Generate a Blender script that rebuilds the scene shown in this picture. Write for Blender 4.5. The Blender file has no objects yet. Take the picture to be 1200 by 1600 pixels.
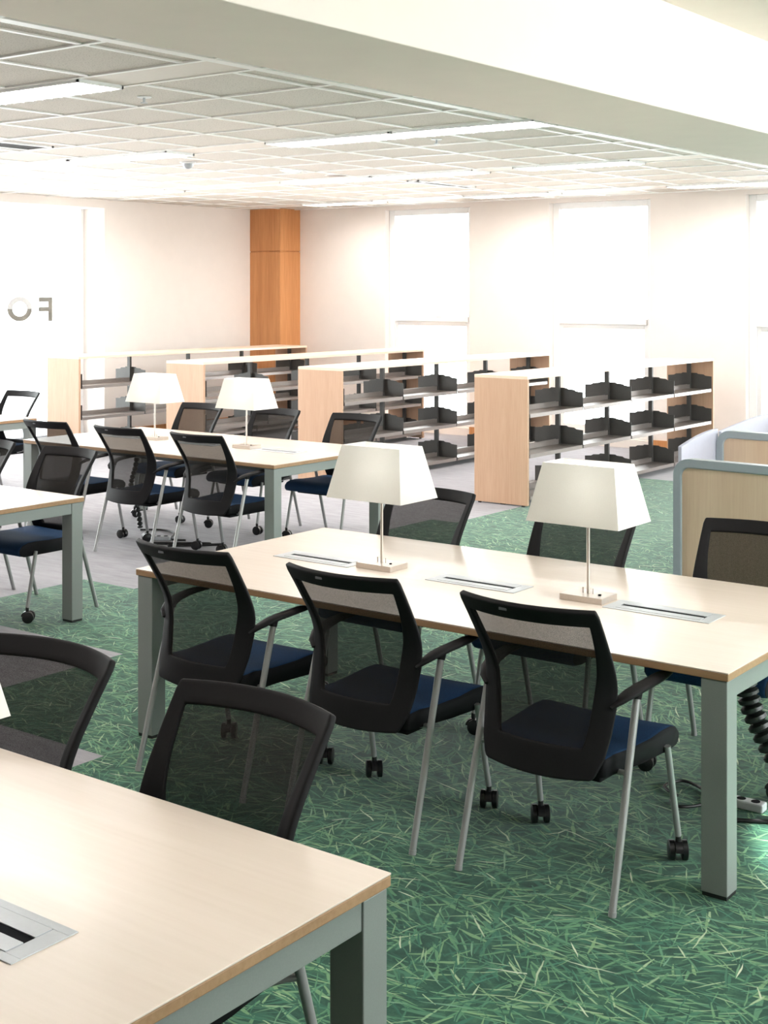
import bpy, math, random
from mathutils import Vector
random.seed(7)
S = bpy.context.scene
COL = S.collection
PI = math.pi

# ------------------------------------------------------------------ camera, world, light, exposure
CAM_H, YAW, FPX = 1.920, math.radians(36.931), 2134.4
cd = bpy.data.cameras.new('camera'); cam = bpy.data.objects.new('camera', cd); COL.objects.link(cam)
cam.location = (0, 0, CAM_H); cam.rotation_euler = (PI / 2, 0, YAW)
cd.sensor_fit = 'HORIZONTAL'; cd.sensor_width = 36.0; cd.lens = 36.0 * FPX / 1200.0
cd.shift_x = 0.0; cd.shift_y = (454.0 - 800.0) / 1200.0
cd.clip_start = 0.05; cd.clip_end = 200
S.camera = cam

WORLD_STRENGTH = 9.0
LAMP_STRENGTH = 25.0
S.view_settings.view_transform = 'Standard'
S.view_settings.look = 'None'
S.view_settings.gamma = 1.0
S.view_settings.use_curve_mapping = False
S.view_settings.exposure = 0.74

w = bpy.data.worlds.new('sky'); S.world = w; w.use_nodes = True
bgn = w.node_tree.nodes['Background']
bgn.inputs['Color'].default_value = (1.0, 0.995, 0.99, 1)
bgn.inputs['Strength'].default_value = WORLD_STRENGTH

def portal(name, loc, rot, sx, sy):
    l = bpy.data.lights.new(name, 'AREA'); l.shape = 'RECTANGLE'; l.size = sx; l.size_y = sy
    l.cycles.is_portal = True
    o = bpy.data.objects.new(name, l); COL.objects.link(o); o.location = loc; o.rotation_euler = rot
    return o

# room limits
XL, XR, Y0, YB, ZC = -13.45, 4.5, -3.5, 15.1, 3.09
XG = -13.87                    # glass plane left of the left wall
YGL = 4.0                      # the glass runs from here
YG = 11.9                      # where the glass meets the wall
WINX = [(-11.24 + 2.6 * k, -10.02 + 2.6 * k) for k in range(6)]
for k, (a, b) in enumerate(WINX):
    portal('window_portal', ((a + b) / 2, YB + 0.3, 1.55), (PI / 2, 0, PI), b - a, 2.9)
portal('glass_portal', (XG - 0.05, (YGL + YG) / 2, 1.5), (PI / 2, 0, -PI / 2), YG - YGL, 2.9)
portal('side_portal', (XR + .08, (3.0 + YB) / 2, 1.95), (PI / 2, 0, PI / 2), YB - 3.0, 2.1)

# ------------------------------------------------------------------ materials
def srgb(r, g, b):
    f = lambda c: (c / 255 / 12.92) if c / 255 <= 0.04045 else ((c / 255 + 0.055) / 1.055) ** 2.4
    return (f(r), f(g), f(b), 1)

class NT:
    def __init__(s, name):
        s.m = bpy.data.materials.new(name); s.m.use_nodes = True
        s.t = s.m.node_tree; s.n = s.t.nodes; s.l = s.t.links
        s.p = s.n['Principled BSDF']
    def add(s, typ, **kw):
        n = s.n.new(typ)
        for k, v in kw.items():
            setattr(n, k, v)
        return n
    def put(s, a, sock):
        if isinstance(a, (int, float, tuple)):
            sock.default_value = a
        else:
            s.l.new(a, sock)
    def math(s, op, a, b=0.0, c=0.0, clamp=False):
        n = s.add('ShaderNodeMath', operation=op, use_clamp=clamp)
        s.put(a, n.inputs[0]); s.put(b, n.inputs[1]); s.put(c, n.inputs[2])
        return n.outputs[0]
    def mix(s, f, a, b):
        n = s.add('ShaderNodeMix', data_type='RGBA')
        s.put(f, n.inputs[0]); s.put(a, n.inputs[6]); s.put(b, n.inputs[7])
        return n.outputs[2]
    def ramp(s, f, stops):
        n = s.add('ShaderNodeValToRGB'); e = n.color_ramp.elements
        while len(e) < len(stops): e.new(0.5)
        for i, (p, c) in enumerate(stops):
            e[i].position = p; e[i].color = c
        s.put(f, n.inputs[0])
        return n.outputs[0]
    def coord(s, scale=(1, 1, 1), which='Object', loc=(0, 0, 0)):
        tc = s.add('ShaderNodeTexCoord'); mp = s.add('ShaderNodeMapping')
        mp.inputs['Scale'].default_value = scale; mp.inputs['Location'].default_value = loc
        s.l.new(tc.outputs[which], mp.inputs[0])
        return mp.outputs[0]
    def noise(s, vec, scale, detail=3.0, rough=0.55, dist=0.0):
        n = s.add('ShaderNodeTexNoise'); s.l.new(vec, n.inputs['Vector'])
        n.inputs['Scale'].default_value = scale; n.inputs['Detail'].default_value = detail
        n.inputs['Roughness'].default_value = rough; n.inputs['Distortion'].default_value = dist
        return n.outputs[0]
    def bump(s, h, strength=0.2, dist=0.002):
        b = s.add('ShaderNodeBump'); b.inputs['Strength'].default_value = strength
        b.inputs['Distance'].default_value = dist
        s.l.new(h, b.inputs['Height']); s.l.new(b.outputs[0], s.p.inputs['Normal'])
    def base(s, c, rough=0.5, metal=0.0, spec=0.5):
        s.put(c, s.p.inputs['Base Color']); s.p.inputs['Roughness'].default_value = rough
        s.p.inputs['Metallic'].default_value = metal; s.p.inputs['Specular IOR Level'].default_value = spec
        return s.m

def plain(name, c, rough=0.5, metal=0.0, spec=0.5, var=0.05, nscale=40.0):
    t = NT(name); v = t.noise(t.coord(), nscale, 4)
    lo = tuple(x * (1 - var) for x in c[:3]) + (1,); hi = tuple(min(1, x * (1 + var)) for x in c[:3]) + (1,)
    return t.base(t.ramp(v, [(0.3, lo), (0.7, hi)]), rough, metal, spec)

def wood(name, dark, light, axis, rough=0.45, fine=60.0, spec=0.5):
    t = NT(name)
    sc = [fine, fine, fine]; sc[axis] = fine * 0.04
    v = t.coord(tuple(sc))
    n1 = t.noise(v, 1.0, 4, 0.6)
    sc2 = [7.0] * 3; sc2[axis] = 0.5
    n2 = t.noise(t.coord(tuple(sc2)), 1.0, 2, 0.5, 0.6)
    f = t.math('ADD', t.math('MULTIPLY', n1, 0.6), t.math('MULTIPLY', n2, 0.4))
    return t.base(t.ramp(f, [(0.33, dark), (0.66, light)]), rough, 0, spec)

M = {}
M['wall'] = plain('painted_wall', srgb(240, 232, 226), 0.8, 0, 0.2, 0.012, 6)
M['beam'] = plain('painted_beam', srgb(244, 232, 223), 0.8, 0, 0.2, 0.012, 6)
M['panelling'] = wood('unseen_wall_panelling', srgb(176, 166, 156), srgb(192, 182, 172), 2, 0.5, 30.0)
M['white'] = plain('white_frame_paint', srgb(242, 242, 242), 0.5, 0, 0.4, 0.01)
t = NT('ceiling_tile')
vv = t.coord()
spk = t.noise(vv, 110.0, 2, 0.7)
big = t.noise(vv, 3.0, 2)
cc = t.ramp(spk, [(0.30, srgb(150, 142, 134)), (0.42, srgb(214, 207, 199)), (0.7, srgb(222, 215, 207))])
M['tile'] = t.base(t.mix(t.math('MULTIPLY', big, 0.15), cc, srgb(222, 214, 206)), 0.9, 0, 0.1)
M['tbar'] = plain('ceiling_grid_bar', srgb(253, 252, 250), 0.5, 0, 0.4, 0.01)
M['bandpanel'] = plain('ceiling_band_panel', srgb(232, 224, 216), 0.6, 0, 0.3, 0.015)
M['maple'] = wood('pale_maple_laminate', srgb(228, 213, 200), srgb(234, 220, 208), 0, 0.26, 50.0, 0.6)
M['edge'] = wood('brown_edge_band', srgb(150, 116, 82), srgb(168, 134, 100), 0, 0.6, 80.0)
M['beech'] = wood('beech_panel', srgb(190, 152, 124), srgb(204, 168, 140), 2, 0.55, 90.0)
M['beechtop'] = wood('beech_top', srgb(232, 206, 182), srgb(242, 220, 198), 1, 0.4, 70.0)
M['oak'] = wood('orange_oak_veneer', srgb(190, 126, 74), srgb(214, 152, 98), 2, 0.45, 60.0)
M['carrelwood'] = wood('carrel_oak_panel', srgb(210, 184, 158), srgb(222, 200, 174), 2, 0.5, 80.0)
M['carrelframe'] = plain('blue_grey_frame', srgb(158, 170, 178), 0.4, 0, 0.5, 0.02)
M['wing'] = plain('lavender_screen', srgb(192, 195, 212), 0.6, 0, 0.3, 0.02)
M['tableframe'] = plain('sage_grey_steel', srgb(132, 138, 135), 0.5, 0.1, 0.5, 0.04, 300)
M['foot'] = plain('black_foot', srgb(22, 22, 24), 0.5)
M['alu'] = plain('brushed_aluminium', srgb(188, 192, 197), 0.42, 0.3, 0.5, 0.02, 90)
M['slot'] = plain('black_slot', srgb(8, 10, 16), 0.8, 0, 0.1)
M['nickel'] = plain('brushed_nickel', srgb(205, 196, 188), 0.28, 0.85, 0.5, 0.04, 200)
M['chairleg'] = plain('silver_leg_paint', srgb(158, 158, 158), 0.38, 0.35, 0.5, 0.03, 200)
M['plastic'] = plain('black_plastic', srgb(25, 24, 26), 0.6, 0, 0.18, 0.06, 120)
M['rubber'] = plain('black_caster_plastic', srgb(20, 20, 22), 0.35, 0, 0.5, 0.05)
M['seatside'] = plain('black_seat_side', srgb(22, 22, 25), 0.8, 0, 0.2, 0.1, 300)
M['badge'] = plain('grey_badge', srgb(120, 122, 126), 0.3, 0.5)
t = NT('navy_seat_fabric')
nz = t.noise(t.coord(), 380.0, 2, 0.7)
M['navy'] = t.base(t.ramp(nz, [(0.3, srgb(12, 38, 68)), (0.7, srgb(26, 64, 102))]), 0.85, 0, 0.25); t.bump(nz, 0.3)
# woven mesh: open weave lets about a third of the light through
t = NT('black_mesh_fabric')
nz = t.noise(t.coord(), 420.0, 2, 0.7)
t.base(t.ramp(nz, [(0.3, srgb(28, 26, 25)), (0.7, srgb(50, 47, 44))]), 0.85, 0, 0.1)
tr = t.add('ShaderNodeBsdfTransparent'); mx = t.add('ShaderNodeMixShader')
op = t.ramp(t.noise(t.coord(), 700.0, 1), [(0.35, (0.77,) * 3 + (1,)), (0.65, (0.91,) * 3 + (1,))])
t.l.new(op, mx.inputs[0]); t.l.new(tr.outputs[0], mx.inputs[1]); t.l.new(t.p.outputs[0], mx.inputs[2])
t.l.new(mx.outputs[0], t.n['Material Output'].inputs[0])
M['mesh'] = t.m
M['shelf'] = plain('grey_steel_shelf', srgb(150, 142, 138), 0.38, 0.45, 0.5, 0.03, 60)
M['bracket'] = plain('charcoal_steel', srgb(72, 70, 68), 0.5, 0.1, 0.5, 0.06, 60)
M['cable'] = plain('black_cable', srgb(18, 18, 20), 0.45)
M['spine'] = plain('dark_cable_spine', srgb(34, 38, 36), 0.4)
M['strip'] = plain('pale_power_strip', srgb(196, 200, 204), 0.4)
M['letter'] = plain('grey_vinyl', srgb(128, 124, 116), 0.6)
M['paleletter'] = plain('pale_grey_vinyl', srgb(196, 196, 196), 0.6)
M['vent'] = plain('dark_vent', srgb(46, 40, 38), 0.8, 0, 0.1)
# lampshade: off-white fabric, slightly translucent
t = NT('lampshade_fabric')
nz = t.noise(t.coord((1, 1, 1)), 300.0, 2)
t.base(t.ramp(nz, [(0.3, srgb(244, 242, 237)), (0.7, srgb(248, 247, 242))]), 0.85, 0, 0.15)
tl = t.add('ShaderNodeBsdfTranslucent'); tl.inputs[0].default_value = srgb(245, 245, 242)
mx = t.add('ShaderNodeMixShader'); mx.inputs[0].default_value = 0.35
t.l.new(t.p.outputs[0], mx.inputs[1]); t.l.new(tl.outputs[0], mx.inputs[2])
t.l.new(mx.outputs[0], t.n['Material Output'].inputs[0]); M['shade'] = t.m
# thin window glass
t = NT('clear_window_glass')
tr = t.add('ShaderNodeBsdfTransparent'); tr.inputs[0].default_value = (0.94, 0.97, 0.97, 1)
gl = t.add('ShaderNodeBsdfGlossy'); gl.inputs['Roughness'].default_value = 0.03
fr = t.add('ShaderNodeFresnel'); fr.inputs[0].default_value = 1.45
mx = t.add('ShaderNodeMixShader')
t.l.new(fr.outputs[0], mx.inputs[0]); t.l.new(tr.outputs[0], mx.inputs[1]); t.l.new(gl.outputs[0], mx.inputs[2])
t.l.new(mx.outputs[0], t.n['Material Output'].inputs[0]); M['glass'] = t.m
def emit(name, c, s):
    t = NT(name); e = t.add('ShaderNodeEmission'); e.inputs[0].default_value = c; e.inputs[1].default_value = s
    t.l.new(e.outputs[0], t.n['Material Output'].inputs[0]); return t.m
M['tube'] = emit('lit_fluorescent_tube', (1.0, 0.95, 0.90, 1), LAMP_STRENGTH)
M['louvre'] = plain('louvre_metal', srgb(225, 226, 230), 0.25, 0.6)

# grey carpet
t = NT('grey_carpet')
v = t.coord((1, 6, 1)); n1 = t.noise(v, 4.0, 5, 0.65); n2 = t.noise(t.coord(), 420.0, 2, 0.6)
f = t.math('ADD', t.math('MULTIPLY', n1, 0.55), t.math('MULTIPLY', n2, 0.45))
t.p.inputs['Sheen Weight'].default_value = 0.22; t.p.inputs['Sheen Roughness'].default_value = 0.35
M['carpet'] = t.base(t.ramp(f, [(0.3, srgb(128, 125, 130)), (0.7, srgb(174, 171, 177))]), 0.95, 0, 0.1)
t.bump(n2, 0.4)

# carpet printed with life-size grass: layered blades, each cell of a voronoi pattern holds one blade at its own angle
def make_grass():
    t = NT('grass_print_carpet')
    co = t.coord()
    warp = t.add('ShaderNodeTexNoise'); t.l.new(co, warp.inputs['Vector']); warp.inputs['Scale'].default_value = 9.0
    n1 = t.noise(co, 14.0, 5, 0.7)
    col = t.ramp(n1, [(0.3, srgb(26, 58, 50)), (0.5, srgb(44, 86, 70)), (0.7, srgb(72, 112, 86))])
    pal = [[(0.0, srgb(34, 74, 62)), (0.5, srgb(58, 108, 88)), (1.0, srgb(90, 136, 106))],
           [(0.0, srgb(52, 104, 86)), (0.5, srgb(92, 140, 104)), (1.0, srgb(128, 162, 118))],
           [(0.0, srgb(64, 124, 102)), (0.5, srgb(122, 162, 122)), (1.0, srgb(168, 190, 150))],
           [(0.0, srgb(104, 152, 128)), (0.6, srgb(160, 182, 142)), (1.0, srgb(216, 222, 196))]]
    #        scale, half length, half width, palette, density
    layers = [(8.0, .74, .085, 0, 1.0), (9.0, .72, .075, 1, 1.0), (7.0, .78, .055, 0, 1.0), (10.0, .72, .060, 1, 1.0),
              (9.5, .72, .045, 0, 1.0), (9.0, .72, .045, 2, .75), (11.0, .70, .050, 1, 1.0), (8.5, .74, .040, 0, 1.0),
              (9.0, .74, .032, 2, .85), (11.5, .70, .040, 1, .9), (10.5, .70, .034, 0, .9), (12.0, .68, .036, 2, .7),
              (8.0, .72, .026, 1, .9), (13.0, .66, .034, 1, .7), (6.5, .66, .030, 3, .45), (11.0, .56, .040, 3, .32)]
    for i, (sc, L, W, p, dens) in enumerate(layers):
        v = t.coord((sc, sc, 0), loc=(3.7 * i, 1.9 * i, 0))
        ws = t.add('ShaderNodeVectorMath', operation='SCALE'); t.l.new(warp.outputs['Color'], ws.inputs[0]); ws.inputs['Scale'].default_value = 0.18
        va = t.add('ShaderNodeVectorMath', operation='ADD'); t.l.new(v, va.inputs[0]); t.l.new(ws.outputs[0], va.inputs[1])
        vo = t.add('ShaderNodeTexVoronoi', voronoi_dimensions='2D', feature='F1'); vo.inputs['Scale'].default_value = 1.0
        t.l.new(va.outputs[0], vo.inputs['Vector'])
        d = t.add('ShaderNodeVectorMath', operation='SUBTRACT'); t.l.new(va.outputs[0], d.inputs[0]); t.l.new(vo.outputs['Position'], d.inputs[1])
        sp = t.add('ShaderNodeSeparateXYZ'); t.l.new(d.outputs[0], sp.inputs[0])
        rc = t.add('ShaderNodeSeparateColor'); t.l.new(vo.outputs['Color'], rc.inputs[0])
        # mostly lying across the view, some at any angle
        r0 = t.math('SUBTRACT', rc.outputs[0], 0.5)
        ang = t.math('ADD', t.math('MULTIPLY', t.math('MULTIPLY', t.math('MULTIPLY', r0, r0), r0), 9.0), t.math('MULTIPLY', r0, 1.3))
        pc = t.add('ShaderNodeVectorMath', operation='SUBTRACT'); t.l.new(vo.outputs['Position'], pc.inputs[0]); pc.inputs[1].default_value = (3.7 * i, 1.9 * i, 0)
        swirl = t.noise(pc.outputs[0], 1.7 / sc, 1, 0.5)
        ang = t.math('ADD', ang, t.math('MULTIPLY', t.math('SUBTRACT', swirl, 0.5), 5.0))
        ca = t.math('COSINE', ang); sa = t.math('SINE', ang)
        a = t.math('ADD', t.math('MULTIPLY', sp.outputs[0], ca), t.math('MULTIPLY', sp.outputs[1], sa))
        b = t.math('SUBTRACT', t.math('MULTIPLY', sp.outputs[1], ca), t.math('MULTIPLY', sp.outputs[0], sa))
        b = t.math('ADD', b, t.math('MULTIPLY', t.math('MULTIPLY', a, a), t.math('MULTIPLY', t.math('SUBTRACT', rc.outputs[2], 0.5), 0.16)))
        taper = t.math('SUBTRACT', 1.0, t.math('ABSOLUTE', t.math('DIVIDE', a, L)), clamp=True)
        half = t.math('MULTIPLY', t.math('POWER', taper, 0.6), W)
        mk = t.math('MULTIPLY', t.math('SUBTRACT', half, t.math('ABSOLUTE', b)), 60.0, clamp=True)
        mk = t.math('MULTIPLY', mk, t.math('LESS_THAN', rc.outputs[1], dens))
        bl = t.ramp(t.math('FRACT', t.math('MULTIPLY', rc.outputs[1], 7.31)), pal[p])
        col = t.mix(mk, col, bl)
    patch = t.noise(co, 2.2, 3, 0.6)
    sh = t.ramp(patch, [(0.3, (0.72, 0.78, 0.80, 1)), (0.7, (1.0, 1.0, 1.0, 1))])
    m = t.add('ShaderNodeMix', data_type='RGBA', blend_type='MULTIPLY'); m.inputs[0].default_value = 1.0
    t.l.new(col, m.inputs[6]); t.l.new(sh, m.inputs[7])
    t.p.inputs['Sheen Weight'].default_value = 0.22; t.p.inputs['Sheen Roughness'].default_value = 0.35
    return t.base(m.outputs[2], 0.9, 0, 0.15)
M['grass'] = make_grass()

# ------------------------------------------------------------------ mesh helpers
class MB:
    def __init__(s): s.v = []; s.f = []; s.mi = []
    def quad(s, pts, mi=0):
        k = len(s.v); s.v += [tuple(p) for p in pts]; s.f.append(tuple(range(k, k + len(pts)))); s.mi.append(mi); return s
    def box(s, x0, x1, y0, y1, z0, z1, mi=0):
        k = len(s.v)
        s.v += [(x, y, z) for z in (z0, z1) for (x, y) in ((x0, y0), (x1, y0), (x1, y1), (x0, y1))]
        for f in ((3, 2, 1, 0), (4, 5, 6, 7), (0, 1, 5, 4), (1, 2, 6, 5), (2, 3, 7, 6), (3, 0, 4, 7)):
            s.f.append(tuple(k + i for i in f)); s.mi.append(mi)
        return s
    def loft(s, rings, mi=0, cap=True, close=True, capmi=None):
        k = len(s.v); n = len(rings[0])
        for r in rings: s.v += [tuple(p) for p in r]
        for i in range(len(rings) - 1):
            for j in range(n if close else n - 1):
                a = k + i * n + j; b = k + i * n + (j + 1) % n
                s.f.append((a, b, b + n, a + n)); s.mi.append(mi)
        if cap:
            cm = mi if capmi is None else capmi
            s.f.append(tuple(k + j for j in reversed(range(n)))); s.mi.append(cm)
            s.f.append(tuple(k + (len(rings) - 1) * n + j for j in range(n))); s.mi.append(cm)
        return s
    def tube(s, pts, r, n=10, mi=0, flat=1.0, up=None):
        pts = [Vector(p) for p in pts]; rings = []
        rs = r if isinstance(r, (list, tuple)) else [r] * len(pts)
        ref = Vector(up) if up else None
        for i, p in enumerate(pts):
            if i == 0: d = pts[1] - p
            elif i == len(pts) - 1: d = p - pts[i - 1]
            else: d = (pts[i + 1] - p).normalized() + (p - pts[i - 1]).normalized()
            d.normalize()
            rf = ref if ref else (Vector((0, 0, 1)) if abs(d.z) < 0.9 else Vector((1, 0, 0)))
            u = d.cross(rf).normalized(); v = u.cross(d).normalized()
            rings.append([p + u * rs[i] * math.cos(2 * PI * j / n) + v * rs[i] * flat * math.sin(2 * PI * j / n) for j in range(n)])
        return s.loft(rings, mi)
    def prism(s, poly, ax, a, b, mi=0):
        # poly: list of 2D points in the plane normal to axis ax
        def P(q, h): return (h, q[0], q[1]) if ax == 0 else ((q[0], h, q[1]) if ax == 1 else (q[0], q[1], h))
        return s.loft([[P(q, a) for q in poly], [P(q, b) for q in poly]], mi)
    def mesh(s, name, mats, smooth=False):
        m = bpy.data.meshes.new(name); m.from_pydata(s.v, [], s.f)
        for x in (mats if isinstance(mats, (list, tuple)) else [mats]): m.materials.append(x)
        m.polygons.foreach_set('material_index', s.mi)
        import bmesh
        bm = bmesh.new(); bm.from_mesh(m); bmesh.ops.recalc_face_normals(bm, faces=bm.faces); bm.to_mesh(m); bm.free()
        if smooth: m.polygons.foreach_set('use_smooth', [True] * len(m.polygons))
        m.update(); return m
    def build(s, name, mats, parent=None, smooth=False, bevel=0.0, seg=2, angle=40):
        o = bpy.data.objects.new(name, s.mesh(name, mats, smooth)); COL.objects.link(o)
        if parent: o.parent = parent
        if bevel:
            b = o.modifiers.new('bevel', 'BEVEL'); b.width = bevel; b.segments = seg; b.limit_method = 'ANGLE'
            b.angle_limit = math.radians(35)
        if smooth:
            try: o.data.set_sharp_from_angle(angle=math.radians(angle))
            except Exception: pass
        return o

def tag(o, label, cat, group=None, kind=None):
    o['label'] = label; o['category'] = cat
    if group: o['group'] = group
    if kind: o['kind'] = kind
    return o
def empty(name, loc=(0, 0, 0), rz=0.0):
    o = bpy.data.objects.new(name, None); COL.objects.link(o); o.location = loc; o.rotation_euler = (0, 0, rz)
    o.empty_display_size = 0.1; return o
def struct(name, mb, mats, parent=None, **k):
    o = mb.build(name, mats, parent, **k)
    if parent is None: o['kind'] = 'structure'
    return o
def copy_tree(o, parent=None):
    c = o.copy(); COL.objects.link(c); c.parent = parent
    for ch in list(o.children): copy_tree(ch, c)
    return c

# ------------------------------------------------------------------ setting
# floor: grey carpet with stepped areas of grass-print carpet, cut into rectangles
xs = sorted({XG - 0.6, -7.05, -6.57, -6.32, -5.44, -4.31, XR})
ys = sorted({Y0, 3.81, 4.94, 6.06, 9.40, 12.76, YB + 0.3})
def is_grass(x, y):
    if y < 3.81: return x > -4.31
    if y < 4.94: return x > -5.44
    if y < 6.06: return x > -7.05
    if y < 9.40: return x > -6.57
    if y < 12.76: return x > -6.32
    return False
fl = MB()
for i in range(len(xs) - 1):
    for j in range(len(ys) - 1):
        g = is_grass((xs[i] + xs[i + 1]) / 2, (ys[j] + ys[j + 1]) / 2)
        fl.quad([(xs[i], ys[j], 0), (xs[i + 1], ys[j], 0), (xs[i + 1], ys[j + 1], 0), (xs[i], ys[j + 1], 0)], 1 if g else 0)
struct('floor', fl, [M['carpet'], M['grass']])

BZ = 2.65    # underside of the beam
struct('ceiling', MB().box(XG - 0.6, XR, Y0, YB + 0.3, ZC, ZC + 0.12), M['tile'])
struct('beam', MB().box(-3.00, -2.39, Y0, YB, BZ, ZC), M['beam'], bevel=0.004)
# plain plaster ceiling on the near side of the beam
struct('ceiling_plaster', MB().box(-2.39, XR, Y0, YB, ZC - 0.012, ZC), M['beam'])
# ceiling grid
BAND0, PER, BW, RW = 4.97, 3.0, 0.36, 0.66
tb = MB(); bp = MB(); tw = 0.016
n0 = -3
for n in range(n0, 4):
    yb = BAND0 + PER * n
    if yb > YB: break
    bp.box(XG, -3.0, max(yb, Y0), min(yb + BW, YB), ZC - 0.004, ZC)
    for k in range(5):
        yl = yb + (0 if k == 0 else BW + RW * (k - 1))
        if Y0 < yl < YB: tb.box(XG, -3.0, yl - tw, yl + tw, ZC - 0.010, ZC)
    for k in range(-2, 13):
        xl = -5.025 - 0.715 * k
        if xl > -3.02: continue
        a, b = max(yb + BW, Y0), min(yb + PER, YB)
        if a < b: tb.box(xl - tw, xl + tw, a, b, ZC - 0.008, ZC)
tb.box(-4.862, -4.79, Y0, YB, ZC - 0.012, ZC)
struct('trim_1', tb, M['tbar'])
struct('trim_2', bp, M['bandpanel'])

# left wall with return, header over the glass
struct('wall_left', MB().box(XG, XL, YG, YB, 0, ZC).box(XG - 0.3, XL + 0.0, YGL, YG, 2.98, ZC).box(XG - 0.3, XL, Y0, YGL, 0, ZC), M['wall'])
struct('wall_right', MB().box(XR, XR + .06, Y0, 3.0, 0, ZC).box(XR, XR + .06, 3.0, YB, 0, .9).box(XR, XR + .06, 3.0, YB, 2.99, ZC), M['wall'])  # unseen wall, put in to close off light from the side
struct('wall_rear', MB().box(XG - 0.3, XR, Y0 - 0.2, Y0, 0, ZC), M['panelling'])  # unseen wall, put in to cut the light from behind the camera
wr = struct('window_right', MB().box(XR + .02, XR + .026, 3.0, YB, .9, 2.99), M['glass'])  # unseen window, added to let side light into the room
frm = MB()
for yy in (3.0, 4.4, 7.05, 9.7, 12.4, YB - .06): frm.box(XR - .01, XR + .05, yy, yy + .06, .9, 2.99)
frm.build('window_frame', M['white'], wr)
struct('baseboard_left', MB().box(XL, XL + 0.02, YG, YB, 0, 0.12), M['oak'])
wd = MB().box(XG - 0.02, XG - 0.005, YGL, YG, 0.04, 2.98)
wl = struct('window_left', wd, M['glass'])
fr = MB().box(XG - 0.05, XG + 0.02, YGL, YG, 0, 0.05).box(XG - 0.05, XG + 0.02, YG - 0.05, YG, 0, 2.98)
fr.build('window_frame', M['white'], wl)
# back wall with window openings
wb = MB(); x = XL - 0.42
for (a, b) in WINX:
    wb.box(x, a - 0.09, YB, YB + 0.28, 0, ZC); wb.box(a - 0.09, b + 0.09, YB, YB + 0.28, 3.03, ZC)
    wb.box(a - 0.09, b + 0.09, YB, YB + 0.28, 0, 0.10); x = b + 0.09
wb.box(x, XR, YB, YB + 0.28, 0, ZC)
struct('wall_back', wb, M['wall'])
bb = MB(); x = -12.9
for (a, b) in WINX: bb.box(x, a - 0.09, YB - 0.02, YB, 0, 0.12); x = b + 0.09
bb.box(x, XR, YB - 0.02, YB, 0, 0.12)
struct('baseboard_back', bb, M['oak'])
for k, (a, b) in enumerate(WINX):
    A, B = a - 0.09, b + 0.09; y0, y1 = YB + 0.10, YB + 0.18
    f = MB().box(A, a, y0, y1, .10, 3.03).box(b, B, y0, y1, .10, 3.03).box(a, b, y0, y1, 2.95, 3.03).box(a, b, y0, y1, .10, .18)
    f.box(a, b, y0 - 0.02, y1, 1.50, 1.57)
    wo = struct('window_%d' % (k + 1), f, M['white'], bevel=0.006)
    s = MB(); i = 0.05
    s.box(a, a + i, y0 + .02, y1, .18, 1.50).box(b - i, b, y0 + .02, y1, .18, 1.50).box(a + i, b - i, y0 + .02, y1, 1.44, 1.50).box(a + i, b - i, y0 + .02, y1, .18, .24)
    s.build('window_sash', M['white'], wo, bevel=0.005)
    MB().box(a, b, YB + .145, YB + .15, 1.57, 2.95).box(a + i, b - i, YB + .145, YB + .15, .24, 1.44).build('window_pane', M['glass'], wo)
# oak pillar in the corner
PXc, PYc = -12.87, 14.66
pl = MB().box(XL, PXc, PYc, YB, 0, 2.474).box(XL, PXc, PYc, YB, 2.488, ZC)
pl.box(XL, PXc - .014, PYc + .014, YB, 2.474, 2.488)
struct('column_oak', pl, M['oak'], bevel=0.003)

# letters stuck on the left glass (read mirrored from inside)
XLt = XG + 0.004
fm = MB()
def on_glass(mb, y0, y1, z0, z1): mb.box(XLt, XLt + .006, y0, y1, z0, z1)
on_glass(fm, 11.330, 11.398, 1.53, 1.835)
on_glass(fm, 11.18, 11.330, 1.778, 1.835); on_glass(fm, 11.18, 11.330, 1.655, 1.712)
tag(fm.build('glass_letter', M['letter']), 'grey vinyl letter F seen mirrored on the glass wall, next to the wall', 'letter', 'letters on the glass wall')
def ring(y, z, r0, r1, a0, a1, mats, n=18):
    mb = MB()
    rings = []
    for i in range(n + 1):
        a = a0 + (a1 - a0) * i / n
        c, s = math.cos(a), math.sin(a)
        rings.append([(XLt, y + r0 * c * 1.22, z + r0 * s), (XLt, y + r1 * c * 1.22, z + r1 * s), (XLt + .006, y + r1 * c * 1.22, z + r1 * s), (XLt + .006, y + r0 * c * 1.22, z + r0 * s)])
    return mb.loft(rings)
oo = ring(10.885, 1.69, .092, .155, PI, 2 * PI, None).build('glass_letter', M['letter'])
tag(oo, 'round letter O on the glass wall, grey below and pale above', 'letter', 'letters on the glass wall')
ring(10.885, 1.69, .092, .155, 0, PI, None).build('letter_top', M['paleletter'], oo)

# ------------------------------------------------------------------ ceiling fittings
def ceiling_light(x0, x1, yb):
    e = empty('ceiling_light', ((x0 + x1) / 2, yb + BW / 2, ZC - 0.004)); h = (x1 - x0) / 2; w_ = BW / 2 - .012
    fr = MB().box(-h, h, -w_, -w_ + .012, -.022, 0).box(-h, h, w_ - .012, w_, -.022, 0).box(-h, -h + .012, -w_, w_, -.022, 0).box(h - .012, h, -w_, w_, -.022, 0)
    fr.build('frame', M['white'], e)
    MB().box(-h + .012, h - .012, -w_ + .012, w_ - .012, -.004, -.001).build('reflector', M['white'], e)
    for s in (-1, 1):
        MB().box(-h + .03, h - .03, s * .085 - .05, s * .085 + .05, -.010, -.0045).build('fluorescent_tube', M['tube'], e)
    lv = MB().box(-h + .012, h - .012, -.006, .006, -.026, -.010)
    n = 14
    for i in range(1, n): 
        xx = -h + (2 * h) * i / n
        lv.box(xx - .003, xx + .003, -w_ + .012, w_ - .012, -.027, -.010)
    lv.build('louvre', M['louvre'], e)
    return e
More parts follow.
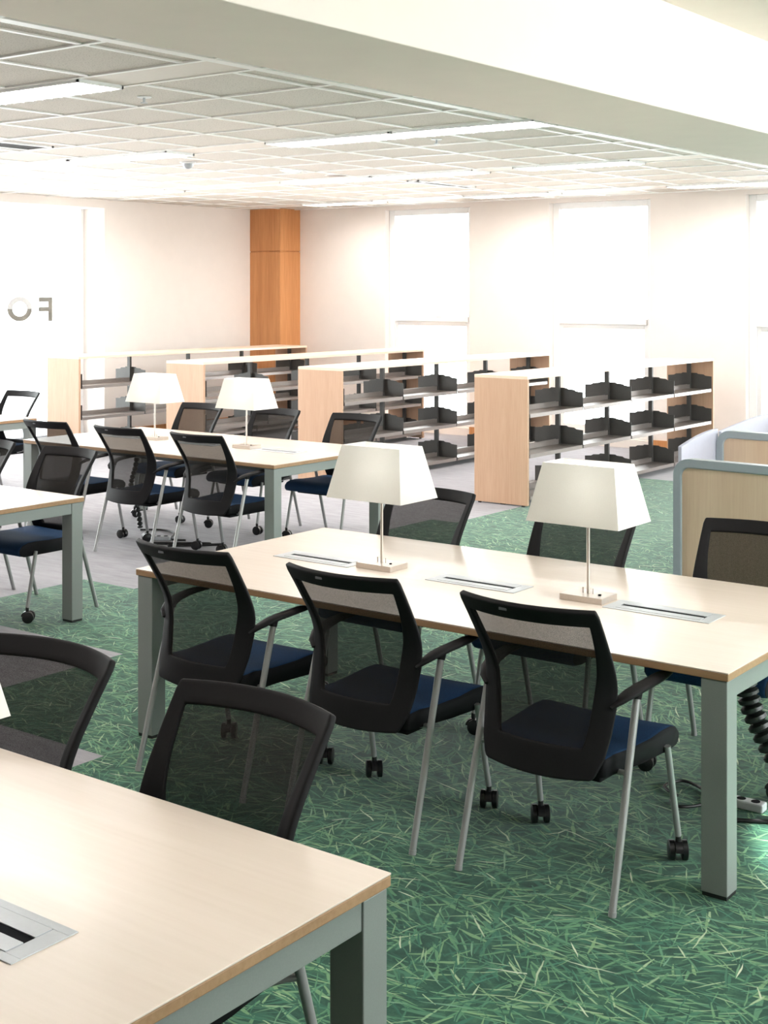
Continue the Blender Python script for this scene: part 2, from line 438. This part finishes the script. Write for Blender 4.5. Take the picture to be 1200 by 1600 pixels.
FIX = [(-8.29, -7.08, 0), (-7.06, -5.85, 0),
       (-10.73, -9.51, 1), (-9.49, -8.27, 1), (-7.17, -5.96, 1), (-5.94, -4.74, 1),
       (-9.65, -8.44, 2), (-8.42, -7.2, 2), (-6.75, -5.54, 2), (-12.6, -11.4, 2),
       (-4.75, -3.55, -1), (-6.1, -4.9, -1), (-1.4, -0.2, -1), (-1.4, -0.2, 0), (-1.4, -0.2, 1), (-1.4, -.2, 2),  # unseen fixtures, added to brighten the near side from above
       (-6.6, -5.4, 3), (-9.3, -8.1, 3), (-11.9, -10.7, 3)]
FL = ['louvred ceiling light cut by the left edge of the photo near its top',
      'louvred ceiling light nearest the camera, ending beside a blank panel and a small sprinkler',
      'slim ceiling light strip above the round dome detector, left end by the dark air vent',
      'slim ceiling light strip ending just left of the dome detector',
      'louvred ceiling light in the middle of the tiled ceiling, starting beside a tan blank panel',
      'bright ceiling light running toward the white beam, past the middle of the tiled ceiling',
      'far louvred ceiling light beside the round downlight',
      'far louvred ceiling light in line with the first window',
      'far washed-out louvred light just above the middle window, toward the beam',
      'far washed-out ceiling light above the glass wall corner',
      'unseen ceiling light added over the far side of the nearest table',
      'unseen ceiling light added left of the nearest table',
      'unseen ceiling light added past the beam over the right end of the nearest table',
      'unseen ceiling light added past the beam to the right of the front-right table',
      'unseen ceiling light added past the beam over the study partitions',
      'unseen ceiling light added past the beam near the farthest study carrel',
      'louvred ceiling light closest to the right end of the window wall',
      'washed-out ceiling light close to the window wall, above the first window',
      'washed-out ceiling light close to the window wall, in front of the oak pillar']
for (a, b, n), lb in zip(FIX, FL):
    tag(ceiling_light(a, b, BAND0 + PER * n), lb, 'ceiling light', 'recessed ceiling lights')
def lathe(prof, n=20):
    return MB().loft([[(r * math.cos(2 * PI * j / n), r * math.sin(2 * PI * j / n), z) for j in range(n)] for (r, z) in prof])
def sprinkler(x, y, label):
    e = empty('sprinkler', (x, y, ZC))
    lathe([(.045, -.001), (.042, -.006), (.018, -.008)]).build('flange', M['white'], e, smooth=True)
    lathe([(.008, -.006), (.008, -.03), (.004, -.034), (.022, -.036), (.022, -.039)]).build('sprinkler_head', M['alu'], e, smooth=True)
    tag(e, label, 'sprinkler', 'ceiling sprinklers')
sprinkler(-6.11, 5.72, 'small ceiling sprinkler beside the end of the nearest ceiling light')
sprinkler(-6.01, 8.67, 'small ceiling sprinkler beyond the bright light strip in mid ceiling')
d = empty('smoke_detector', (-8.89, 8.86, ZC))
lathe([(.075, -.001), (.075, -.012), (.06, -.016)]).build('base', M['white'], d, smooth=True)
lathe([(.055, -.012), (.05, -.035), (.035, -.055), (.012, -.064)]).build('dome', M['alu'], d, smooth=True)
tag(d, 'dark dome detector with white rim on the tiled ceiling', 'detector')
d = empty('downlight', (-8.68, 10.05, ZC))
lathe([(.11, -.001), (.11, -.008), (.09, -.012)]).build('trim_ring', M['white'], d, smooth=True)
lathe([(.088, -.006), (.088, -.013), (.02, -.014)]).build('lens', M['tube'], d, smooth=True)
tag(d, 'round lit downlight on the far ceiling', 'downlight')
d = empty('ceiling_speaker', (-8.68, 10.75, ZC))
lathe([(.12, -.001), (.12, -.006), (.10, -.01)]).build('rim', M['white'], d, smooth=True)
lathe([(.10, -.006), (.10, -.0105), (.02, -.011)]).build('grille', M['shelf'], d, smooth=True)
tag(d, 'round grey ceiling speaker just beyond the lit downlight', 'speaker')
d = empty('sun_patch_lamp', (-1.0, 4.95, ZC - .012))  # added lamp out of view; its pool stands in for a sun patch
lathe([(.11, -.001), (.11, -.010), (.085, -.012)]).build('trim_ring', M['white'], d, smooth=True)
lathe([(.084, -.006), (.084, -.013), (.02, -.014)]).build('lens', M['tube'], d, smooth=True)
sl = bpy.data.lights.new('sun_patch_beam', 'SPOT'); sl.energy = 1500; sl.spot_size = math.radians(35); sl.spot_blend = 0.25; sl.shadow_soft_size = 0.05
so_ = bpy.data.objects.new('sun_patch_beam', sl); COL.objects.link(so_); so_.parent = d; so_.location = (0, 0, -.03)
tag(d, 'unseen lamp added off to the right, standing in for sunlight on the grass carpet', 'sun_patch_lamp')
def linear_vent(x0, x1, y0, y1, label):
    e = empty('air_vent', ((x0 + x1) / 2, (y0 + y1) / 2, ZC)); hx, hy = (x1 - x0) / 2, (y1 - y0) / 2
    b = .02
    MB().box(-hx, hx, -hy, -hy + b, -.014, 0).box(-hx, hx, hy - b, hy, -.014, 0).box(-hx, -hx + b, -hy, hy, -.014, 0).box(hx - b, hx, -hy, hy, -.014, 0).build('frame', M['white'], e)
    MB().box(-hx + b, hx - b, -hy + b, hy - b, -.006, -.002).build('slot', M['vent'], e)
    tag(e, label, 'vent', 'ceiling air vents')
linear_vent(-9.12, -8.80, 6.0, 7.25, 'dark slotted air vent at the left edge of the tiled ceiling')
linear_vent(-8.55, -8.40, 11.78, 12.9, 'pale slotted air vent on the far ceiling above the oak pillar')

# ------------------------------------------------------------------ tables
TL, TW, TH = 2.69, 1.28, 0.72
def make_port(parent, x):
    p = MB()
    L, W, z = .43, .155, .0025; b = .022
    p.box(-L / 2, L / 2, -W / 2, -W / 2 + b, 0, z).box(-L / 2, L / 2, W / 2 - b, W / 2, 0, z).box(-L / 2, -L / 2 + b * 2, -W / 2 + b, W / 2 - b, 0, z).box(L / 2 - b * 2, L / 2, -W / 2 + b, W / 2 - b, 0, z)
    o = p.build('cable_port', M['alu'], parent, bevel=.001); o.location = (x, 0.0, TH)
    for s in (-1, 1):
        y0, y1 = sorted((s * .013, s * (W / 2 - b - .0015)))
        f = MB().box(-L / 2 + 2 * b + .0015, L / 2 - 2 * b - .0015, y0, y1, .0005, z + .001)
        f.build('port_flap', M['alu'], o, bevel=.001)
    MB().box(-L / 2 + 2 * b, L / 2 - 2 * b, -.013, .013, .0002, .0012).build('port_slot', M['slot'], o)
def make_table():
    e = empty('reading_table'); hx, hy = TL / 2, TW / 2
    MB().box(-hx, hx, -hy, hy, TH - .004, TH).build('tabletop', M['maple'], e, bevel=.0008)
    MB().box(-hx, hx, -hy, hy, TH - .028, TH - .0041).build('edge_band', M['edge'], e, bevel=.003)
    zt = TH - .030; lx, ly = .088, .080
    for sx in (-1, 1):
        for sy in (-1, 1):
            x0, x1 = sorted((sx * (hx - .006), sx * (hx - .006 - lx))); y0, y1 = sorted((sy * (hy - .006), sy * (hy - .006 - ly)))
            l = MB().box(x0, x1, y0, y1, .012, zt).build('leg', M['tableframe'], e, bevel=.003)
            MB().box(x0 + .003, x1 - .003, y0 + .003, y1 - .003, 0, .012).build('foot', M['foot'], l)
    for sx in (-1, 1):
        x0, x1 = sorted((sx * (hx - .010), sx * (hx - .050)))
        MB().box(x0, x1, -hy + .0861, hy - .0861, zt - .062, zt).build('end_rail', M['tableframe'], e, bevel=.002)
    for sy in (-1, 1):
        y0, y1 = sorted((sy * (hy - .20), sy * (hy - .24)))
        MB().box(-hx + .051, hx - .051, y0, y1, zt - .055, zt).build('side_rail', M['tableframe'], e)
    for x in (-.84, 0.0, .82): make_port(e, x)
    return e
TABLES = {'C': (-3.055, 4.71), 'D': (-3.025, 1.62), 'L': (-7.52, 4.67), 'B': (-7.59, 7.69), 'A': (-11.70, 7.69)}
TLAB = {'C': 'long pale maple table in the front right with two lamps and six chairs',
        'D': 'pale maple table nearest the camera, filling the lower left corner',
        'L': 'pale maple table cut by the left edge with a blue-seated chair tucked behind its corner',
        'B': 'pale maple table with two lamps standing before the bookcases',
        'A': 'small far pale table at the left edge in front of the glass wall'}
proto_t = make_table()
for i, k in enumerate(TABLES):
    o = proto_t if i == 0 else copy_tree(proto_t)
    o.location = TABLES[k] + (0,); tag(o, TLAB[k], 'table', 'reading tables')

# ------------------------------------------------------------------ chairs
def lerp(tab, z):
    if z <= tab[0][0]: return tab[0][1]
    for (a, p), (b, q) in zip(tab, tab[1:]):
        if z <= b: return p + (q - p) * (z - a) / (b - a)
    return tab[-1][1]
WO = [(.385, .188), (.395, .200), (.45, .222), (.52, .233), (.60, .240), (.69, .243), (.76, .245), (.85, .249), (.92, .252), (.937, .247)]
WI = [(.475, .150), (.50, .158), (.55, .166), (.60, .172), (.66, .180), (.72, .192), (.80, .206), (.885, .216)]
YE = [(.385, .050), (.45, .075), (.52, .098), (.60, .114), (.66, .118), (.70, .110), (.76, .080), (.85, .022), (.937, -.038)]
BO = [(.385, .040), (.52, .060), (.66, .078), (.76, .074), (.937, .062)]
def back_pt(x, z, dz=0.0):
    wo = lerp(WO, z)
    return (x, lerp(YE, z) - lerp(BO, z) * (1 - min(1, (x / max(wo, .24))) ** 2), z + dz)
def make_chair():
    e = empty('mesh_chair')
    # backrest frame as a ring of quads
    zs = [.385, .392, .40, .42, .45, .475, .50, .525, .55, .575, .60, .63, .66, .69, .715, .74, .77, .80, .83, .86, .885, .90, .915, .928, .937]
    zi0, zi1 = zs.index(.475), zs.index(.885)
    NI = 12
    grid = []
    for z in zs:
        wo = lerp(WO, z); wi = min(lerp(WI, z), wo - .02)
        xsn = [-wo, -(wo * .67 + wi * .33), -(wo * .33 + wi * .67)] + [-wi + 2 * wi * i / NI for i in range(NI + 1)] + [(wo * .33 + wi * .67), (wo * .67 + wi * .33), wo]
        low = max(0.0, 1 - (z - .385) / .09)
        grid.append([back_pt(x, z, -.010 * low * (1 - (x / wo) ** 2)) for x in xsn])
    nc = len(grid[0]); fm = MB(); me = MB()
    fm.v = [p for r in grid for p in r]; me.v = list(fm.v)
    for i in range(len(zs) - 1):
        for j in range(nc - 1):
            f = (i * nc + j, i * nc + j + 1, (i + 1) * nc + j + 1, (i + 1) * nc + j)
            if zi0 <= i < zi1 and 3 <= j < nc - 4: me.f.append(f); me.mi.append(0)
            else: fm.f.append(f); fm.mi.append(0)
    b = fm.build('back_frame', M['plastic'], e, smooth=True, angle=50)
    so = b.modifiers.new('thick', 'SOLIDIFY'); so.thickness = .019; so.offset = 0
    bv = b.modifiers.new('bevel', 'BEVEL'); bv.width = .005; bv.segments = 2; bv.limit_method = 'ANGLE'
    # drop unused verts from the mesh panel
    used = sorted({i for f in me.f for i in f}); mp = {u: k for k, u in enumerate(used)}
    me.v = [me.v[u] for u in used]; me.f = [tuple(mp[i] for i in f) for f in me.f]
    me.build('back_mesh', M['mesh'], e, smooth=True, angle=80)
    bx, by, bz = back_pt(-.05, .916)
    MB().box(bx - .014, bx + .014, by - .0150, by - .0115, bz - .004, bz + .004).build('badge', M['badge'], e)
    # seat cushion: profile lofted across the width
    prof = [(.065, .452), (.12, .456), (.22, .450), (.34, .452), (.43, .458), (.49, .456), (.53, .444), (.552, .420), (.552, .398), (.535, .380), (.48, .374), (.30, .380), (.065, .392)]
    cen = (sum(p[0] for p in prof) / len(prof), sum(p[1] for p in prof) / len(prof))
    rings = []
    for x, k, up in ((-.252, .90, -.006), (-.247, .97, -.001), (-.235, 1, 0), (-.12, 1, -.004), (0, 1, -.006), (.12, 1, -.004), (.235, 1, 0), (.247, .97, -.001), (.252, .90, -.006)):
        r = []
        for (y, z) in prof:
            ww = x * (.90 + .10 * min(1, (y - .065) / .3))
            r.append((ww, cen[0] + (y - cen[0]) * (k * .4 + .6), cen[1] + (z - cen[1]) * k + (up if z > .43 else 0)))
        rings.append(r)
    sm = MB(); n = len(prof); nr = len(rings)
    for r in rings: sm.v += r
    for i in range(nr - 1):
        for j in range(n):
            a = i * n + j; c = i * n + (j + 1) % n
            sm.f.append((a, c, c + n, a + n))
            side = i in (0, nr - 2)
            sm.mi.append(0 if (j <= 8 and not side) else 1)
    sm.f.append(tuple(reversed(range(n)))); sm.mi.append(1); sm.f.append(tuple((nr - 1) * n + j for j in range(n))); sm.mi.append(1)
    sm.build('seat', [M['navy'], M['seatside']], e, smooth=True, angle=60)
    MB().box(-.19, .19, .10, .47, .360, .380).build('seat_pan', M['seatside'], e, bevel=.006)
    for s in (-1, 1):
        # armrest: swept flattened bar
        ap = [(s * .226, .100, .606), (s * .246, .120, .626), (s * .264, .160, .644), (s * .277, .205, .655), (s * .286, .27, .662), (s * .288, .33, .666), (s * .284, .392, .664)]
        MB().tube(ap, [.016, .025, .029, .029, .028, .027, .018], 12, flat=.42, up=(0, 0, 1)).build('armrest', M['plastic'], e, smooth=True, angle=70)
        MB().tube([(s * .2755, .180, .624), (s * .275, .188, .652)], [.016, .018], 12).build('arm_bracket', M['plastic'], e, smooth=True)
        lp = [(s * .283, 0.0, .004), (s * .281, .068, .24), (s * .278, .126, .44), (s * .2755, .184, .632)]
        l = MB().tube(lp, [.0115, .0125, .0125, .0125], 12).build('rear_leg', M['chairleg'], e, smooth=True)
        MB().tube([(s * .283, 0, 0), (s * .2835, .003, .016)], .0128, 12).build('glide', M['chairleg'], l, smooth=True)
        MB().tube([(s * .279, .116, .404), (s * .25, .135, .398), (s * .17, .19, .372)], .009, 10).build('seat_brace', M['chairleg'], e, smooth=True)
        MB().tube([(s * .259, .440, .402), (s * .267, .507, .085)], .0115, 10).build('front_leg', M['chairleg'], e, smooth=True)
        c = MB().tube([(0, 0, .045), (0, 0, .09)], .010, 10)
        c.prism([(.000 + .034 * math.cos(a), .036 + .030 * math.sin(a)) for a in [PI * k / 8 for k in range(9)]], 0, -.012, .012)
        ca = c.build('caster', M['rubber'], e, smooth=True, angle=30); ca.location = (s * .267, .508, 0)
        for xx in (-.022, .022):
            MB().tube([(xx - .011, .008, .033), (xx - .008, .008, .033), (xx + .008, .008, .033), (xx + .011, .008, .033)], [.026, .033, .033, .026], 18).build('wheel', M['rubber'], ca, smooth=True, angle=30)
    return e
GL, GU = 3.767 - 4.71, 5.52 - 4.71
G = 'mesh-back chairs around the reading tables'
CH = [  # x, y of the rear glides, heading, label
 (-3.785, 3.775, 0, 'black mesh chair, back to the camera, at the left end of the front-right table'),
 (-3.00, 3.775, 0, 'black mesh chair, back to the camera, middle of three at the front-right table'),
 (-2.240, 3.767, 0, 'black mesh chair, back to the camera, nearest the sage-grey leg of the front-right table'),
 (-3.86, 5.50, PI, 'black mesh chair facing the camera, half hidden behind the left lampshade of the front-right table'),
 (-2.985, 5.48, PI, 'black mesh chair facing the camera behind the right lampshade of the front-right table'),
 (-2.19, 5.52, PI, 'black mesh chair facing the camera in front of the wood study partition'),
 (-2.24, 2.42, PI, 'black mesh chair behind the nearest table, close to its right corner'),
 (-3.00, 2.43, PI, 'black mesh chair behind the nearest table, cut by the left edge of the photo'),
 (-6.665, 5.585, PI, 'black mesh chair with blue seat facing the camera at the corner of the left-edge table'),
 (-7.455, 5.585, PI, 'black mesh chair mostly cut off by the left edge, beside the corner chair'),
 (-8.26, 6.755, 0, 'black mesh chair at the left end of the back table, its back to the camera'),
 (-7.455, 6.755, 0, 'black mesh chair, back to the camera, in the middle of the back table'),
 (-6.665, 6.755, 0, 'black mesh chair at the right end of the back table, its back to the camera'),
 (-8.385, 8.50, PI, 'black mesh chair facing the camera behind the back table, right of its left lamp'),
 (-7.525, 8.50, PI, 'black mesh chair facing the camera partly behind the right lampshade of the back table'),
 (-6.685, 8.50, PI, 'black mesh chair facing the camera beyond the right end of the back table'),
 (-10.82, 8.50, PI, 'grey-looking mesh chair against the bright glass at the far left table'),
]
proto_c = make_chair()
for i, (x, y, r, lb) in enumerate(CH):
    o = proto_c if i == 0 else copy_tree(proto_c)
    o.location = (x, y, 0); o.rotation_euler = (0, 0, r); tag(o, lb, 'chair', G)
    for c in o.children:                       # each caster swivels its own way
        if c.name.startswith('caster'):
            c.rotation_euler.z = math.radians(random.uniform(25, 50) if y < 4 else random.uniform(95, 150))

# ------------------------------------------------------------------ lamps
def make_lamp():
    e = empty('table_lamp')
    MB().box(-.0925, .0925, -.0625, .0625, 0, .024).build('base', M['nickel'], e, bevel=.0015)
    MB().tube([(0, 0, .024), (0, 0, .50)], .0065, 12).build('pole', M['nickel'], e, smooth=True)
    for s in (-1, 1):
        MB().tube([(s * .022, 0, .024), (s * .022, 0, .046)], .0028, 8).build('switch', M['nickel'], e, smooth=True)
    MB().tube([(.055, -.01, .024), (.055, -.01, .028)], .006, 10).build('button', M['slot'], e, smooth=True)
    z0, z1 = .305, .530; a0, b0, a1, b1 = .200, .136, .1555, .083
    def rect(a, b, z): return [(-a, -b, z), (a, -b, z), (a, b, z), (-a, b, z)]
    sh = MB(); tk = .003
    sh.loft([rect(a0, b0, z0), rect(a1, b1, z1), rect(a1 - tk, b1 - tk, z1), rect(a0 - tk, b0 - tk, z0), rect(a0, b0, z0)], cap=False)
    sh.build('lamp_shade', M['shade'], e)
    ri = MB(); z = z1 - .004; h = .0022
    for s in (-1, 1): ri.box(-a1 + .004, a1 - .004, s * (b1 - .008) - .003, s * (b1 - .008) + .003, z, z + h)
    ri.box(-a1 + .004, a1 - .004, -.004, .004, z, z + h)
    for xx in (-.05, .05): ri.box(xx - .004, xx + .004, -b1 + .006, b1 - .006, z + .0003, z + h)
    ri.build('shade_carrier', M['white'], e)
    MB().tube([(0, 0, .49), (0, 0, z1 - .004)], .012, 10).build('lamp_socket', M['white'], e, smooth=True)
    bl = bpy.data.lights.new('shade_fill', 'POINT'); bl.energy = 0.9; bl.color = (1.0, 0.985, 0.97); bl.shadow_soft_size = 0.03  # added light inside the shade, only to brighten the fabric
    bo = bpy.data.objects.new('shade_fill', bl); COL.objects.link(bo); bo.parent = e; bo.location = (0.05, 0, .43)
    return e
LP = [(-3.56, 4.72, 'off-white lamp on the front-right table, left one, between two metal cable ports'),
      (-2.555, 4.72, 'largest off-white lamp, the right one on the front-right table'),
      (-8.09, 7.69, 'off-white lamp at the left on the back table, in front of the leftmost bookcase'),
      (-7.09, 7.69, 'off-white lamp at the right on the back table'),
      (-2.555, 1.69, 'lampshade corner just entering at the left edge above the nearest table')]
pl_ = make_lamp()
for i, (x, y, lb) in enumerate(LP):
    o = pl_ if i == 0 else copy_tree(pl_)
    o.location = (x, y, TH); tag(o, lb, 'lamp', 'table lamps')

# ------------------------------------------------------------------ bookcases
BH, BY0, BY1 = 1.16, 10.42, 14.47
def make_bookcase():
    e = empty('bookcase'); hw = .28; y0, y1 = 0.0, BY1 - BY0
    for a in (y0, y1 - .028):
        p = MB().box(-hw, hw, a, a + .028, .012, BH - .028).build('end_panel', M['beech'], e, bevel=.002)
        f = MB()
        for s in (-1, 1): f.box(s * (hw - .05) - .012, s * (hw - .05) + .012, a + .003, a + .025, 0, .012)
        f.build('panel_foot', M['foot'], p)
    MB().box(-hw, hw, y0, y1, BH - .0278, BH).build('top_panel', M['beechtop'], e, bevel=.002)
    posts = [.045, 1.03, 2.03, 3.03, 4.0]
    for py in posts:
        MB().box(-.022, .022, py - .015, py + .015, 0, BH - .029).build('post', M['bracket'], e)
    br = None; LV = (.085, .457, .817)
    for py in posts:
        for lv in LV:
            if br is None:
                pr = [(-.262, -.03), (.262, -.03), (.262, .140), (.19, .146), (.165, .160), (.10, .164), (.085, .174), (-.085, .174), (-.10, .164), (-.165, .160), (-.19, .146), (-.262, .140)]
                br = MB().prism(pr, 1, -.002, .002).build('shelf_bracket', M['bracket'], e); o = br
            else:
                o = br.copy(); COL.objects.link(o)
            o.location = (0, py + .018, lv)
    sh = {}
    for k in range(4):
        a, b = posts[k] + .022, posts[k + 1] - .002
        for lv in LV:
            for s in (-1, 1):
                if (k, s) not in sh:
                    m = MB(); x0, x1 = sorted((s * .012, s * .266)); L = b - a
                    m.box(x0, x1, 0, L, -.004, 0)
                    e0, e1 = sorted((s * .262, s * .268)); m.box(e0, e1, 0, L, -.030, .004)
                    e0, e1 = sorted((s * .012, s * .018)); m.box(e0, e1, 0, L, -.010, .045)
                    o = m.build('shelf', M['shelf'], e); sh[(k, s)] = o
                else:
                    o = sh[(k, s)].copy(); COL.objects.link(o)
                o.location = (0, a, lv)
    return e
BX = [(-12.49, 'leftmost low double-sided bookcase, closest to the glass wall'),
      (-10.505, 'second empty low bookcase from the left, behind the right lamp of the back table'),
      (-8.63, 'third empty low bookcase from the left, behind the chair at the back table end'),
      (-6.525, 'nearest empty low bookcase with the broadest wood end panel, right of the middle')]
pb = make_bookcase()
for i, (x, lb) in enumerate(BX):
    o = pb if i == 0 else copy_tree(pb)
    o.location = (x, BY0, 0); tag(o, lb, 'bookcase', 'low double-sided bookcases')

# ------------------------------------------------------------------ study partitions (carrels)
def rrect(x0, x1, z0, z1, r, n=8):
    p = [(x0, z0), (x1, z0)]
    for (cx, cz, a0) in ((x1 - r, z1 - r, 0), (x0 + r, z1 - r, PI / 2)):
        for k in range(n + 1):
            a = a0 + PI / 2 * k / n; p.append((cx + r * math.cos(a), cz + r * math.sin(a)))
    return p
def partition(e, W, H):
    b = .045
    out = rrect(0, W, .02, H, .085); inn = rrect(b, W - b, .06, H - b, .045)
    f = MB(); d = .035
    n = len(out)
    f.loft([[(x, -d, z) for x, z in out], [(x, d, z) for x, z in out], [(x, d, z) for x, z in inn], [(x, -d, z) for x, z in inn], [(x, -d, z) for x, z in out]], cap=False)
    f.build('frame', M['carrelframe'], e, smooth=True, bevel=.006, angle=35)
    MB().prism(inn, 1, -.024, .024).build('wood_panel', M['carrelwood'], e)
    for x in (.03, W - .03): MB().box(x - .025, x + .025, -.03, .03, 0, .025).build('foot', M['foot'], e)
def wing(e, D, H0, H1, x=0.0):
    n = 12
    top = [(-D * k / n, H0 + (H1 - H0) * math.cos(PI / 2 * k / n)) for k in range(n + 1)]
    MB().prism(top + [(-D, .70), (0, .70)], 0, x - .012, x + .012).build('side_screen', M['wing'], e, bevel=.004)
def carrel(W, H, wingd, desk):
    e = empty('study_carrel')
    partition(e, W, H)
    if wingd:
        wing(e, wingd[0], wingd[1], H + .005, -.016)
    if desk:
        MB().box(.05, W - .05, -.62, -.04, .70, .725).build('desk_top', M['maple'], e, bevel=.002)
        MB().box(.05, .08, -.55, -.04, .0, .70).box(W - .08, W - .05, -.55, -.04, 0, .70).build('desk_side', M['carrelframe'], e)
    return e
RZ = math.radians(-4)
c1 = carrel(1.25, 1.065, 0, False); c1.location = (-3.01, 6.50, 0); c1.rotation_euler.z = RZ
tag(c1, 'wood study partition with rounded blue-grey frame behind the rightmost chair', 'study carrel', 'study carrels')
c2 = carrel(1.25, 1.065, (.46, 1.0), True); c2.location = (-3.40, 7.95, 0); c2.rotation_euler.z = RZ
tag(c2, 'second study carrel with arched lavender side screen and wood panel', 'study carrel', 'study carrels')
c3 = carrel(1.25, 1.02, (.86, .955), True); c3.location = (-3.72, 9.75, 0); c3.rotation_euler.z = RZ
tag(c3, 'farthest study carrel, only its pale sloping side screen showing at the right edge', 'study carrel', 'study carrels')

# ------------------------------------------------------------------ cables
def bez(pts, n=8):
    out = []
    P = [Vector(p) for p in pts]; P = [P[0]] + P + [P[-1]]
    for i in range(1, len(P) - 2):
        for k in range(n):
            u = k / n; a, b, c, d = P[i - 1], P[i], P[i + 1], P[i + 2]
            out.append(.5 * ((2 * b) + (c - a) * u + (2 * a - 5 * b + 4 * c - d) * u * u + (3 * b - a - 3 * c + d) * u ** 3))
    out.append(P[-2]); return out
def spine(pts, w_, label):
    e = empty('cable_spine', pts[-1])
    o = Vector(pts[-1]); path = bez(pts, 5)
    m = MB()
    for i in range(len(path) - 1):
        a, b = path[i] - o, path[i + 1] - o
        m.tube([a + (b - a) * .06, a + (b - a) * .3, a + (b - a) * .7, a + (b - a) * .94], [w_ * .7, w_, w_, w_ * .7], 10)
    m.build('links', M['spine'], e, smooth=True, angle=40)
    MB().tube([p - o for p in path], w_ * .45, 8).build('cord', M['cable'], e, smooth=True)
    tag(e, label, 'cable', 'cable spines under the tables')
spine([(-8.20, 7.62, .688), (-8.22, 7.60, .50), (-8.25, 7.58, .34), (-8.16, 7.57, .18), (-8.12, 7.56, .02)], .022, 'dark linked cable spine hanging under the back table beside a silver chair leg')
spine([(-1.965, 4.78, .60), (-1.95, 4.78, .52), (-1.915, 4.79, .38), (-1.83, 4.80, .22), (-1.72, 4.80, .05)], .042, 'dark linked cable spine at the right edge under the front-right table')
def cable(pts, r, label, group=None):
    tag(MB().tube(bez(pts), r, 8).build('power_cable', M['cable'], smooth=True), label, 'cable', group)
cable([(-8.12, 7.56, .008), (-7.98, 7.66, .008), (-7.80, 7.62, .008), (-7.62, 7.42, .008), (-7.50, 7.45, .008)], .007, 'black cable running from the spine across the grey carpet under the back table')
cable([(-7.62, 7.20, .008), (-7.45, 7.32, .008), (-7.25, 7.46, .008), (-7.45, 7.22, .008), (-7.28, 7.36, .008), (-7.15, 7.50, .008)], .010, 'doubled black cable lying by the back table chair casters')
cable([(-2.22, 4.80, .008), (-2.30, 4.86, .010), (-2.26, 4.95, .012), (-2.15, 4.90, .010), (-2.10, 4.80, .008), (-2.16, 4.70, .010), (-2.22, 4.74, .010)], .006, 'looped black cable on the grass carpet behind the sage-grey table leg')
cable([(-2.0, 4.68, .008), (-1.85, 4.76, .008), (-1.6, 4.90, .008)], .008, 'black cable leading off the right edge on the grass carpet')
def power_strip(x, y, rz, label):
    e = empty('power_strip', (x, y, 0), rz)
    MB().box(-.09, .09, -.025, .025, 0, .032).build('body', M['strip'], e, bevel=.006)
    for k in range(3): lathe([(.017, 0), (.017, .0012)], 14).build('socket', M['slot'], e).location = (-.055 + .055 * k, 0, .032)
    tag(e, label, 'power strip', 'power strips on the floor')
power_strip(-1.99, 4.86, .0, 'silver power strip on the grass carpet behind the table leg')
power_strip(-7.70, 7.36, .6, 'silver power strip on the grey carpet under the back table')
